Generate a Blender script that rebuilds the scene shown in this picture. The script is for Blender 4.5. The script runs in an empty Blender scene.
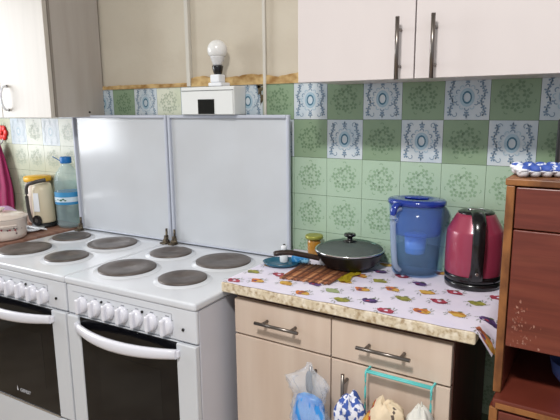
import bpy, bmesh, math, random
from mathutils import Vector, Matrix, noise
random.seed(7)
C = bpy.context.scene.collection
PI = math.pi
sc = bpy.context.scene

# ------------------------------------------------------------ materials
def s2l(c):
    return tuple(((v/255)/12.92 if v/255 <= .04045 else ((v/255+.055)/1.055)**2.4) for v in c)

def mat(name, rgb, rough=.5, metal=0., spec=.5, coat=0., trans=0., alpha=1., ior=1.45, sheen=0.):
    m = bpy.data.materials.new(name); m.use_nodes = True
    b = m.node_tree.nodes['Principled BSDF']
    b.inputs['Base Color'].default_value = (*s2l(rgb), 1)
    b.inputs['Roughness'].default_value = rough
    b.inputs['Metallic'].default_value = metal
    b.inputs['Specular IOR Level'].default_value = spec
    b.inputs['Coat Weight'].default_value = coat
    b.inputs['Coat Roughness'].default_value = .12
    b.inputs['Transmission Weight'].default_value = trans
    b.inputs['Alpha'].default_value = alpha
    b.inputs['IOR'].default_value = ior
    b.inputs['Sheen Weight'].default_value = sheen
    return m

def mottle(m, rgb2, scale=5., lo=.4, hi=.65, stretch=(1, 1, 1), detail=4., bump=0., rgb_base=None, bscale=None, dist=0.):
    """mix the base colour with a second colour through object-space noise; optional bump"""
    nt = m.node_tree; N = nt.nodes; L = nt.links
    b = N['Principled BSDF']
    tc = N.new('ShaderNodeTexCoord'); mp = N.new('ShaderNodeMapping')
    mp.inputs['Scale'].default_value = stretch
    L.new(tc.outputs['Object'], mp.inputs['Vector'])
    nz = N.new('ShaderNodeTexNoise'); nz.inputs['Scale'].default_value = scale
    nz.inputs['Detail'].default_value = detail; nz.inputs['Distortion'].default_value = dist
    L.new(mp.outputs[0], nz.inputs['Vector'])
    cr = N.new('ShaderNodeValToRGB'); cr.color_ramp.elements[0].position = lo; cr.color_ramp.elements[1].position = hi
    src = b.inputs['Base Color']
    mx = N.new('ShaderNodeMix'); mx.data_type = 'RGBA'
    L.new(nz.outputs['Fac'], cr.inputs[0]); L.new(cr.outputs[0], mx.inputs['Factor'])
    if src.is_linked:
        L.new(src.links[0].from_socket, mx.inputs['A'])
    else:
        mx.inputs['A'].default_value = src.default_value[:]
    mx.inputs['B'].default_value = (*s2l(rgb2), 1)
    L.new(mx.outputs['Result'], src)
    if bump:
        bp = N.new('ShaderNodeBump'); bp.inputs['Strength'].default_value = bump; bp.inputs['Distance'].default_value = .004
        if bscale:
            n2 = N.new('ShaderNodeTexNoise'); n2.inputs['Scale'].default_value = bscale
            L.new(mp.outputs[0], n2.inputs['Vector']); L.new(n2.outputs['Fac'], bp.inputs['Height'])
        else:
            L.new(nz.outputs['Fac'], bp.inputs['Height'])
        L.new(bp.outputs[0], b.inputs['Normal'])
    return m

def clear(name, tint, rough=.08, fac=.25, body=(255, 255, 255)):
    """thin clear plastic or glass: tinted transparency under a glossy skin"""
    m = bpy.data.materials.new(name); m.use_nodes = True
    nt = m.node_tree; N = nt.nodes; L = nt.links
    b = N['Principled BSDF']; b.inputs['Base Color'].default_value = (*s2l(body), 1); b.inputs['Roughness'].default_value = rough
    t = N.new('ShaderNodeBsdfTransparent'); t.inputs['Color'].default_value = (*s2l(tint), 1)
    mx = N.new('ShaderNodeMixShader'); mx.inputs[0].default_value = fac
    L.new(t.outputs[0], mx.inputs[1]); L.new(b.outputs[0], mx.inputs[2])
    L.new(mx.outputs[0], N['Material Output'].inputs['Surface'])
    return m

M = {}
M['tile_green'] = mottle(mat('tile_green', (164, 187, 164), .22), (171, 193, 171), 3, .35, .7)
M['tile_dark'] = mottle(mat('tile_dark_green', (128, 150, 122), .22), (134, 156, 128), 3, .35, .7)
M['tile_white'] = mottle(mat('tile_white', (198, 205, 208), .22), (174, 190, 202), 9, .4, .7)
M['tile_glare'] = mottle(mat('tile_glare', (186, 190, 166), .2), (194, 196, 176), 5, .35, .7)  # green tile with the window's glare mixed into its colour
M['tile_cream'] = mottle(mat('tile_cream', (205, 208, 188), .25), (190, 198, 172), 12, .4, .7)
M['print_green'] = mat('print_green', (139, 166, 138), .25)
M['print_dark'] = mat('print_dark_green', (106, 130, 102), .25)
M['print_blue'] = mat('print_blue', (118, 140, 160), .25)
M['print_teal'] = mat('print_teal', (70, 112, 134), .25)
M['print_soft'] = mat('print_soft_blue', (156, 180, 194), .25)
M['print_glare'] = mat('print_glare', (180, 194, 200), .25)  # white-tile print washed out by window glare, put into the colour
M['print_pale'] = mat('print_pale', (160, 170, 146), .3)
M['grout'] = mat('grout', (96, 112, 92), .8)
M['plaster'] = mottle(mottle(mat('plaster', (196, 188, 172), .85), (180, 169, 152), 3.2, .42, .75, (1, 1, 1), 6, .25, bscale=60), (150, 132, 108), 1.7, .56, .9)
M['rawstrip'] = mottle(mat('raw_plaster', (196, 168, 118), .9), (142, 106, 58), 22, .4, .65, (1, 1, 1.4), 5, .5)
M['stain'] = mottle(mat('stain', (110, 98, 70), .9), (60, 52, 40), 60, .4, .6)
M['conduit'] = mat('conduit_white', (196, 192, 182), .5)
M['ceil'] = mat('ceiling_white', (215, 212, 205), .9)
M['floor'] = mottle(mat('floor_lino', (176, 160, 138), .5), (150, 132, 108), 6, .4, .7)
M['enamel'] = mottle(mat('white_enamel', (206, 209, 215), .22, coat=.3), (199, 201, 205), 6, .5, .8)
M['enamel2'] = mottle(mat('white_enamel_side', (198, 198, 206), .35), (190, 189, 196), 4, .45, .8)
M['panelwhite'] = mat('white_panel', (200, 203, 208), .3)
M['knob'] = mat('knob_white', (216, 216, 224), .25, coat=.3)
M['gap'] = mat('dark_gap', (40, 38, 38), .7)
M['plate'] = mottle(mat('hotplate_iron', (104, 96, 92), .42, metal=.3), (78, 70, 66), 18, .35, .7, dist=.6, bump=.15)
M['steelring'] = mat('steel_ring', (190, 190, 192), .22, metal=.9)
M['ovenglass'] = mottle(mat('oven_glass', (8, 9, 14), .07, spec=.35), (12, 12, 16), 5, .4, .7)
M['oveninner'] = mat('oven_inner_window', (16, 17, 20), .07, spec=.35)
M['logo'] = mat('logo_silver', (200, 202, 208), .4)
M['mark'] = mat('mark_grey', (120, 120, 128), .5)
M['black'] = mat('black_plastic', (16, 16, 18), .25, coat=.3)
M['blackmatt'] = mat('black_matt', (24, 24, 25), .5)
M['lid_in'] = mottle(mat('lid_inner', (195, 199, 204), .17, coat=.5), (188, 191, 195), 4, .4, .7)
M['lid_rim'] = mat('lid_rim', (180, 185, 197), .3)
M['rust'] = mottle(mat('grimy_hinge', (120, 108, 88), .6, metal=.4), (60, 50, 40), 80, .4, .6)
M['cabwhite'] = mottle(mat('cabinet_white', (206, 198, 196), .35), (203, 195, 193), 4, .4, .8, (3, 1, 1))
M['cabcream'] = mottle(mat('cabinet_cream', (190, 183, 173), .4), (183, 176, 166), 6, .3, .8, (9, 1, .6))
M['cabgrey'] = mottle(mat('cabinet_side', (172, 165, 158), .5), (164, 156, 148), 4, .4, .7, (1, 6, .6))
M['cabedge'] = mat('cabinet_edge', (132, 124, 116), .5)
M['birch'] = mottle(mat('pale_wood_front', (206, 188, 172), .42), (196, 175, 158), 5, .35, .75, (5, 5, .5), 3)
M['darkside'] = mottle(mat('dark_side_panel', (92, 56, 46), .5), (70, 42, 34), 5, .4, .7, (1, 8, 1))
M['granite'] = mottle(mottle(mat('speckled_worktop', (204, 190, 164), .35), (164, 142, 112), 95, .48, .66, detail=3), (222, 212, 194), 60, .5, .68, detail=2)
M['handle'] = mat('brushed_steel', (120, 113, 108), .3, metal=.9)
M['chrome'] = mat('chrome', (210, 210, 212), .14, metal=1)
M['brass'] = mat('brass_tint', (170, 152, 96), .3, metal=.8)
M['cloth'] = mottle(mat('table_cloth', (222, 216, 230), .55), (212, 206, 224), 14, .4, .7, bump=.12)
M['f_o'] = mottle(mat('fruit_orange', (206, 120, 52), .6), (150, 84, 60), 60, .45, .6)
M['f_p'] = mottle(mat('fruit_plum', (92, 66, 120), .6), (60, 44, 84), 60, .45, .6)
M['f_y'] = mottle(mat('fruit_yellow', (200, 162, 76), .6), (166, 110, 44), 60, .45, .6)
M['f_g'] = mottle(mat('fruit_olive', (150, 146, 64), .6), (112, 112, 60), 60, .45, .6)
M['f_r'] = mottle(mat('fruit_crimson', (168, 66, 82), .6), (120, 34, 56), 60, .45, .6)
M['f_w'] = mat('fruit_grey', (150, 160, 120), .6)
M['f_leaf'] = mat('print_leaf', (96, 112, 84), .6)
M['redwood'] = mottle(mottle(mat('red_brown_wood', (108, 50, 38), .32, coat=.15), (88, 38, 28), 6, .35, .7, (.8, .8, 14), 6, dist=.4), (128, 66, 48), 3, .5, .8, (1, 1, 10))
M['edgewood'] = mottle(mat('worn_edge_wood', (142, 92, 50), .45), (96, 56, 30), 12, .4, .62, (2, 2, 1), 5)
M['scuff'] = mottle(mat('scuffed_lacquer', (160, 116, 100), .6), (124, 60, 44), 90, .4, .6)
M['panblack'] = mat('pan_black', (14, 14, 16), .42)
M['panhandle'] = mottle(mat('pan_handle_brown', (52, 36, 30), .4), (34, 24, 20), 20, .4, .6, (1, 5, 5))
M['lidglass'] = clear('lid_glass', (150, 175, 165), .05, .16, (200, 215, 210))
M['teal'] = mat('dark_teal_plastic', (38, 88, 110), .25)
M['matwood'] = mottle(mat('mat_wood', (164, 104, 68), .55), (112, 66, 42), 25, .4, .65, (1, 6, 1), 4)
M['matthread'] = mat('mat_thread', (74, 44, 30), .8)
M['yellow'] = mat('yellow_cloth', (198, 176, 40), .8)
M['whiteplastic'] = mat('white_plastic', (225, 228, 232), .35)
M['bluepack'] = mottle(mat('blue_packet', (52, 130, 190), .35), (140, 196, 226), 60, .5, .6)
M['amber'] = mat('amber_glass', (168, 118, 40), .15, coat=.4)
M['jarlid'] = mat('jar_lid', (150, 150, 66), .35, metal=.3)
M['jugclear'] = clear('jug_clear', (240, 246, 254), .1, .12, (150, 185, 228))
M['jughandle'] = clear('jug_handle_clear', (190, 205, 225), .1, .45, (190, 205, 225))
M['jugfunnel'] = clear('jug_funnel_blue', (185, 205, 250), .15, .36, (84, 124, 215))
M['jugcart'] = mat('jug_cartridge', (110, 150, 220), .3)
M['jugwater'] = clear('jug_water', (226, 240, 246), .03, .05, (150, 180, 200))
M['juglid'] = mat('jug_lid', (26, 52, 140), .16, coat=.5)
M['kettle'] = mottle(mat('kettle_red', (148, 54, 78), .3, metal=.1, coat=.45), (140, 48, 72), 5, .4, .7)
M['teallwire'] = mat('teal_wire', (92, 188, 186), .35)
M['towelbeige'] = mottle(mat('cloth_beige', (216, 198, 170), .9), (196, 176, 146), 30, .4, .7, bump=.3)
M['towelblue'] = mottle(mat('cloth_blue_print', (222, 224, 234), .9), (62, 88, 160), 70, .48, .54, detail=1)
M['towelwhite'] = mottle(mat('cloth_white', (214, 210, 200), .9), (196, 196, 190), 20, .4, .7, bump=.3)
M['stripe_r'] = mat('stripe_red', (176, 60, 44), .9)
M['stripe_o'] = mat('stripe_ochre', (216, 164, 74), .9)
M['stripe_d'] = mat('stripe_brown', (96, 84, 76), .9)
M['bag'] = clear('clear_bag', (252, 253, 255), .12, .24, (240, 244, 250))
M['bagblue'] = mottle(mat('blue_bag', (28, 128, 212), .3), (84, 168, 232), 14, .4, .7, (3, 3, 1), bump=.4)
M['bagdark'] = mat('bag_contents', (70, 80, 96), .6)
M['pinktowel'] = mottle(mat('magenta_towel', (150, 22, 84), .9, sheen=.3), (118, 14, 66), 14, .4, .7, (3, 3, 1), bump=.4)
M['red'] = mat('red_plastic', (226, 40, 30), .4)
M['pot'] = mottle(mat('cream_enamel', (226, 212, 200), .25, coat=.4), (216, 200, 188), 5, .4, .7)
M['potflower'] = mat('pot_flower', (180, 70, 80), .4)
M['potleaf'] = mat('pot_leaf', (110, 90, 90), .4)
M['lilac'] = mat('lilac_plastic', (196, 164, 206), .4)
M['creamk'] = mat('kettle_cream', (216, 204, 176), .35)
M['greyhandle'] = mat('dark_grey_plastic', (66, 62, 60), .4)
M['ylid'] = mat('yellow_lid', (222, 170, 40), .4)
M['bottle'] = clear('bottle_clear', (249, 253, 254), .06, .2, (205, 230, 238))
M['water'] = clear('bottle_water', (250, 254, 254), .04, .03, (190, 215, 220))
M['bottlecap'] = mat('bottle_cap', (30, 110, 180), .35)
M['label'] = mat('bottle_label', (60, 140, 190), .4)
M['labelw'] = mat('bottle_label_white', (205, 222, 232), .4)
M['labelg'] = mat('bottle_label_green', (70, 110, 90), .4)
M['brownboard'] = mottle(mat('brown_counter', (150, 112, 96), .35), (120, 84, 70), 6, .4, .7, (1, 8, 1))
M['brownedge'] = mat('brown_counter_edge', (70, 42, 34), .5)
M['bulb'] = mat('bulb_frosted', (224, 224, 222), .3, coat=.3)
M['bulbneck'] = mat('bulb_neck', (206, 206, 206), .35)
M['boxwhite'] = mat('meter_box_white', (214, 216, 214), .45)
M['boxside'] = mat('meter_box_side', (200, 203, 204), .5)
M['window_dark'] = mat('meter_window', (16, 20, 22), .1)
M['cartonw'] = mat('carton_white', (222, 222, 226), .6)
M['cartonb'] = mottle(mat('carton_blue', (60, 88, 168), .6), (214, 220, 234), 70, .56, .62, detail=1)
M['card'] = mat('cardboard', (150, 116, 78), .8)
M['bowlblue'] = mat('bowl_blue', (72, 92, 150), .3)
M['winframe'] = mat('window_frame_white', (225, 225, 222), .4)
M['pane'] = clear('window_pane', (250, 252, 255), .02, .04)
M['lampglass'] = mat('ceiling_lamp_shade', (240, 236, 225), .4)
b = M['lampglass'].node_tree.nodes['Principled BSDF']
b.inputs['Emission Color'].default_value = (1, .95, .86, 1); b.inputs['Emission Strength'].default_value = 3

# ------------------------------------------------------------ mesh helpers
def bx(bm, x0, x1, y0, y1, z0, z1, mi=0, bev=0., seg=2):
    r = bmesh.ops.create_cube(bm, size=1)
    vs = r['verts']
    for v in vs:
        v.co = Vector((x0+(v.co.x+.5)*(x1-x0), y0+(v.co.y+.5)*(y1-y0), z0+(v.co.z+.5)*(z1-z0)))
    fs = {f for v in vs for f in v.link_faces}
    for f in fs: f.material_index = mi
    if bev:
        es = list({e for v in vs for e in v.link_edges})
        rr = bmesh.ops.bevel(bm, geom=es, offset=bev, segments=seg, profile=.5, affect='EDGES', material=mi)
    return vs

def lathe(bm, prof, cx=0, cy=0, n=40, mi=0, sx=1., sy=1., smooth=True, a0=0.):
    """prof: list of (r, z), revolve around z"""
    rings = []
    for r, z in prof:
        if r < 1e-6:
            rings.append([bm.verts.new((cx, cy, z))])
        else:
            rings.append([bm.verts.new((cx+r*sx*math.cos(a0+2*PI*k/n), cy+r*sy*math.sin(a0+2*PI*k/n), z)) for k in range(n)])
    for a, b_ in zip(rings, rings[1:]):
        for k in range(n):
            k2 = (k+1) % n
            if len(a) == 1 and len(b_) == 1: continue
            if len(a) == 1: f = bm.faces.new((a[0], b_[k2], b_[k]))
            elif len(b_) == 1: f = bm.faces.new((a[k], a[k2], b_[0]))
            else: f = bm.faces.new((a[k], a[k2], b_[k2], b_[k]))
            f.material_index = mi; f.smooth = smooth
    return rings

def tube(bm, pts, r, n=10, mi=0, cap=True, closed=False, flat=1., up=Vector((0, 0, 1))):
    pts = [Vector(p) for p in pts]; rings = []
    m_ = len(pts)
    for i, p in enumerate(pts):
        if closed: t = pts[(i+1) % m_]-pts[i-1]
        else: t = pts[min(i+1, m_-1)]-pts[max(i-1, 0)]
        t.normalize()
        u = t.cross(up)
        if u.length < 1e-3: u = t.cross(Vector((1, 0, 0)))
        u.normalize(); w = u.cross(t).normalized()
        rr = r[i] if isinstance(r, (list, tuple)) else r
        rings.append([bm.verts.new(p+u*rr*math.cos(2*PI*k/n)+w*rr*flat*math.sin(2*PI*k/n)) for k in range(n)])
    seq = list(zip(rings, rings[1:]))
    if closed: seq.append((rings[-1], rings[0]))
    for a, b_ in seq:
        for k in range(n):
            f = bm.faces.new((a[k], a[(k+1) % n], b_[(k+1) % n], b_[k])); f.material_index = mi; f.smooth = True
    if cap and not closed:
        for rg in (rings[0], rings[-1]):
            f = bm.faces.new(rg); f.material_index = mi
    return rings

def spline(pts, n=8):
    """Catmull-Rom through the points"""
    P = [Vector(p) for p in pts]; out = []
    for i in range(len(P)-1):
        p0 = P[max(i-1, 0)]; p1 = P[i]; p2 = P[i+1]; p3 = P[min(i+2, len(P)-1)]
        for k in range(n):
            t = k/n
            out.append(.5*((2*p1)+(p2-p0)*t+(2*p0-5*p1+4*p2-p3)*t*t+(3*p1-p0-3*p2+p3)*t**3))
    out.append(P[-1]); return out

def poly(bm, pts, mi=0):
    f = bm.faces.new([bm.verts.new(p) for p in pts]); f.material_index = mi; return f

def disc(bm, c, rx, ry, axis='z', mi=0, n=14, wob=0., rot=0.):
    ps = []
    for k in range(n):
        a = 2*PI*k/n; w = 1+wob*math.sin(3*a+c[0]*90)+wob*.6*math.sin(5*a+c[1]*70)
        u = rx*w*math.cos(a); v = ry*w*math.sin(a)
        u, v = u*math.cos(rot)-v*math.sin(rot), u*math.sin(rot)+v*math.cos(rot)
        if axis == 'z': ps.append((c[0]+u, c[1]+v, c[2]))
        elif axis == 'y': ps.append((c[0]+u, c[1], c[2]+v))
    if axis == 'y': pass
    return poly(bm, ps, mi)

def obj(name, bm, mats, parent=None, loc=None, fix=True):
    if fix: bmesh.ops.recalc_face_normals(bm, faces=bm.faces[:])
    me = bpy.data.meshes.new(name); bm.to_mesh(me); bm.free()
    for m in (mats if isinstance(mats, (list, tuple)) else [mats]): me.materials.append(M[m] if isinstance(m, str) else m)
    o = bpy.data.objects.new(name, me); C.objects.link(o)
    if parent: o.parent = parent
    if loc: o.location = loc
    return o

def thing(name, label, cat, loc=(0, 0, 0), rz=0, group=None):
    o = bpy.data.objects.new(name, None); C.objects.link(o); o.empty_display_size = .05
    o.location = loc; o.rotation_euler = (0, 0, rz)
    o['label'] = label; o['category'] = cat
    if group: o['group'] = group
    return o

def tag(o, label, cat, group=None):
    o['label'] = label; o['category'] = cat
    if group: o['group'] = group
    return o

def struct(o):
    o['kind'] = 'structure'; return o

def dup(root, loc, rz, label):
    r = root.copy(); C.objects.link(r); r.location = loc; r.rotation_euler = (0, 0, rz); r['label'] = label
    for ch in list(root.children):
        c = ch.copy(); C.objects.link(c); c.parent = r
        for g in ch.children:
            d = g.copy(); C.objects.link(d); d.parent = c
    return r

B = bmesh.new

# ------------------------------------------------------------ the room
T = .118
ZT = 1.303+T          # top of the tile field
XL = -2.2
bm = B(); bx(bm, XL-.1, 2.2, -4., .1, -.1, 0); struct(obj('floor', bm, 'floor'))
bm = B(); bx(bm, XL-.1, 2.2, -4., .1, 2.65, 2.75); struct(obj('ceiling', bm, 'ceil'))
# back wall: painted plaster
bm = B(); bx(bm, XL-.1, 2.2, .008, .12, 0, 2.65); wall_back = struct(obj('wall_back', bm, 'plaster'))
# left wall with a window opening
WY0, WY1, WZ0, WZ1 = -1.62, -.42, .98, 2.1
bm = B()
bx(bm, XL-.12, XL, -4., WY0, 0, 2.65); bx(bm, XL-.12, XL, WY1, .008, 0, 2.65)
bx(bm, XL-.12, XL, WY0, WY1, 0, WZ0); bx(bm, XL-.12, XL, WY0, WY1, WZ1, 2.65)
struct(obj('wall_left', bm, 'plaster'))
win = struct(thing('window_1', '', '', (0, 0, 0)))
del win['label']; del win['category']
bm = B()
for a in ((WY0, WY0+.05, WZ0, WZ1), (WY1-.05, WY1, WZ0, WZ1), (WY0+.05, WY1-.05, WZ0, WZ0+.05), (WY0+.05, WY1-.05, WZ1-.05, WZ1), ((WY0+WY1)/2-.025, (WY0+WY1)/2+.025, WZ0+.05, WZ1-.05)):
    bx(bm, XL-.09, XL-.04, a[0], a[1], a[2], a[3])
obj('window_frame', bm, 'winframe', win)
bm = B(); bx(bm, XL-.068, XL-.062, WY0+.05, WY1-.05, WZ0+.05, WZ1-.05); obj('pane', bm, 'pane', win)
bm = B(); bx(bm, XL-.04, XL+.05, WY0-.04, WY1+.04, WZ0-.025, WZ0, bev=.004); obj('window_sill', bm, 'winframe', win)

# tile field: one tile mesh set with printed motifs, all in one mesh
MI = dict(tile_green=0, tile_dark=1, tile_white=2, tile_glare=3, tile_cream=4, print_green=5, print_dark=6, print_blue=7, print_teal=8, print_soft=9, print_pale=10, grout=11, stain=12, print_glare=13)
bm = B()
bx(bm, XL, 2.0, .0015, .008, .3, ZT-.002, mi=11)
def flower(cx, cz, r, mi, y=-.0008, n=5, a0=0.):
    for k in range(n):
        a = a0+2*PI*k/n
        disc(bm, (cx+r*.62*math.cos(a), y, cz+r*.62*math.sin(a)), r*.40, r*.30, 'y', mi, 7, 0, a)
def crescent(cx, cz, r, w, a0, a1, mi, y=-.0008, n=6):
    o_ = [(cx+(r+w/2)*math.cos(a0+(a1-a0)*k/n), y, cz+(r+w/2)*math.sin(a0+(a1-a0)*k/n)) for k in range(n+1)]
    i_ = [(cx+(r-w/2)*math.cos(a0+(a1-a0)*k/n), y, cz+(r-w/2)*math.sin(a0+(a1-a0)*k/n)) for k in range(n+1)]
    for k in range(n): poly(bm, (o_[k], o_[k+1], i_[k+1], i_[k]), mi)
def stripe(p, w, mi, y=-.0008):
    for a, b_ in zip(p, p[1:]):
        d = Vector((b_[0]-a[0], b_[1]-a[1]))
        if d.length == 0: continue
        d.normalize(); nx, nz = -d.y*w/2, d.x*w/2
        poly(bm, ((a[0]+nx, y, a[1]+nz), (b_[0]+nx, y, b_[1]+nz), (b_[0]-nx, y, b_[1]-nz), (a[0]-nx, y, a[1]-nz)), mi)
for row in range(0, 8):
    for u in range(-19, 16):
        x0 = u*T; x1 = x0+T; z1 = ZT-row*T; z0 = z1-T
        cx, cz = (x0+x1)/2, (z0+z1)/2
        far = u < -8  # left end: window reflection painted in as paler tile and print colours
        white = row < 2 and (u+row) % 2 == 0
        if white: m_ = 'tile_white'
        elif row < 2: m_ = 'tile_dark' if not far else 'tile_glare'
        else: m_ = 'tile_green' if not far else 'tile_glare'
        if row == 0 and u in (-5,): m_ = 'tile_cream'
        bx(bm, x0+.0006, x1-.0006, -.0003, .003, z0+.0006, z1-.0006, mi=MI[m_])
        if white:
            rr = random.Random(u*31+row)
            t_ = 'print_teal' if not far else 'print_soft'; b_ = 'print_blue' if not far else 'print_glare'; s_ = 'print_soft' if not far else 'print_glare'
            for k in range(20):
                a = 2*PI*k/20; a2 = 2*PI*(k+1)/20
                ps = [(cx+R_*math.cos(q)*1.0, -.0009, cz+R_*1.35*math.sin(q)) for R_, q in ((.0125, a), (.0125, a2), (.0088, a2), (.0088, a))]
                poly(bm, ps, MI[t_])
                ps = [(cx+R_*math.cos(q), -.0007, cz+R_*1.25*math.sin(q)) for R_, q in ((.0195, a), (.0195, a2), (.013, a2), (.013, a))]
                poly(bm, ps, MI[s_])
            for k in range(12):      # scroll wreath about the medallion
                a = 2*PI*k/12
                crescent(cx+.027*math.cos(a), cz+.029*math.sin(a), .0052, .0026, a-1.9, a+1.6, MI[b_ if k % 2 else s_])
            for sx in (-1, 1):       # side garlands
                pts = []
                for k in range(15):
                    t = k/14; pts.append((cx+sx*(.041+.0045*math.sin(t*4*PI)), cz-.048+.096*t))
                stripe(pts, .0022, MI[b_])
                for k in range(1, 14, 2):
                    px, pz = pts[k]; flower(px, pz, .0078, MI[b_ if k % 4 else t_], n=4, a0=k)
                crescent(cx+sx*.031, cz+.044, .006, .002, 0, PI*1.3, MI[b_]); crescent(cx+sx*.031, cz-.044, .006, .002, PI, PI*2.3, MI[b_])
            for sz in (-1, 1):
                flower(cx, cz+sz*.044, .0085, MI[b_], n=5, a0=sz*PI/2)
                stripe([(cx, cz+sz*.034), (cx, cz+sz*.055)], .0018, MI[b_])
        else:
            p_ = {'tile_green': 'print_green', 'tile_dark': 'print_dark', 'tile_glare': 'print_pale', 'tile_cream': 'print_pale'}[m_]
            rr = random.Random(u*17+row)
            for k in range(7):
                a = 2*PI*k/7+.3
                R_ = .029+.004*math.sin(k*2.3)
                flower(cx+R_*math.cos(a), cz+R_*math.sin(a), .0125, MI[p_], n=5, a0=k*.7)
                crescent(cx+(R_+.013)*math.cos(a+.35), cz+(R_+.013)*math.sin(a+.35), .005, .002, a-1, a+1.6, MI[p_])
                crescent(cx+(R_-.011)*math.cos(a+.4), cz+(R_-.011)*math.sin(a+.4), .006, .0014, a, a+2.6, MI[p_])
            flower(cx, cz, .011, MI[p_], n=5, a0=.4)
obj('tile_panel', bm, list(MI.keys()), wall_back, fix=False)

# raw ragged plaster band above the tiles, part of the wall
bm = B()
n = 90; top = []; botm = []
for k in range(n+1):
    x = -.92+k*(1.16/n)
    h = .028+.012*noise.noise(Vector((x*9, 0, 0)))+.006*noise.noise(Vector((x*40, 2, 0)))
    if x < -.42: h *= .45
    top.append((x, -.002, ZT-.004+h)); botm.append((x, -.004, ZT-.006))
for k in range(n):
    poly(bm, (botm[k], botm[k+1], top[k+1], top[k]))
    poly(bm, (top[k], top[k+1], (top[k+1][0], .01, top[k+1][2]), (top[k][0], .01, top[k][2])))
struct(obj('trim_1', bm, 'rawstrip'))
# cracked grimy patch on the tile beside the meter box
bm = B()
for (x, z, rx, rz_) in ((-.128, 1.398, .010, .014), (-.122, 1.372, .006, .02), (-.13, 1.41, .012, .006)):
    disc(bm, (x, -.0016, z), rx, rz_, 'y', 0, 12, .3)
obj('grime_patch', bm, 'stain', wall_back)

# cable channels
bm = B(); bx(bm, -.4355, -.419, -.008, .008, ZT-.005, 2.64, bev=.002)
tag(obj('cable_channel', bm, 'conduit'), 'white vertical cable channel on the wall left of the light bulb', 'cable cover', 'cable channels on the plaster')
bm = B(); bx(bm, -.112, -.101, -.007, -.001, 1.27, 2.64, bev=.002)
tag(obj('cable_channel', bm, 'conduit'), 'thin white cable channel running down the wall right of the light bulb', 'cable cover', 'cable channels on the plaster')

# ------------------------------------------------------------ meter box with bulb
mb = thing('meter_box', 'white electricity meter box with small dark window on tiled wall', 'electric box', (-.292, -.001, 1.3185))
bm = B(); bx(bm, -.117, .108, -.066, -.002, 0, .092, bev=.003); obj('housing', bm, 'boxwhite', mb)
bm = B(); bx(bm, -.114, .104, -.069, -.0665, .002, .078, bev=.001); obj('front_cover', bm, 'boxwhite', mb)
bm = B(); bx(bm, -.041, .028, -.0705, -.069, .003, .051); obj('meter_window', bm, 'window_dark', mb)
bm = B(); bx(bm, -.115, .106, -.0675, -.0662, .079, .0805); obj('seam', bm, 'gap', mb)
lh = thing('bulb_holder', 'white lamp holder with black socket standing on the meter box', 'lamp holder', (-.262, -.048, 1.411))
bm = B(); bx(bm, -.027, .027, -.02, .03, 0, .012, bev=.003); bx(bm, -.02, .017, -.018, .018, .012, .038, bev=.004); obj('base', bm, 'whiteplastic', lh)
bm = B(); lathe(bm, [(0, .038), (.012, .038), (.015, .046), (.0185, .062), (.0185, .066), (0, .066)], n=24); obj('socket', bm, 'black', lh)
lb = thing('light_bulb', 'unlit frosted white light bulb upright in the socket above the meter box', 'light bulb', (-.262, -.048, 1.477))
bm = B(); lathe(bm, [(0, .0), (.014, .0), (.016, .006), (.0235, .026), (.0245, .030), (0, .030)], n=28); obj('bulb_collar', bm, 'bulbneck', lb)
bm = B(); lathe(bm, [(.0245, .030)]+[(.0325*math.cos(a), .05+.0325*math.sin(a)) for a in [(-.62+k*.15) for k in range(14)]]+[(0, .0825)], n=28); obj('globe', bm, 'bulb', lb)

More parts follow.
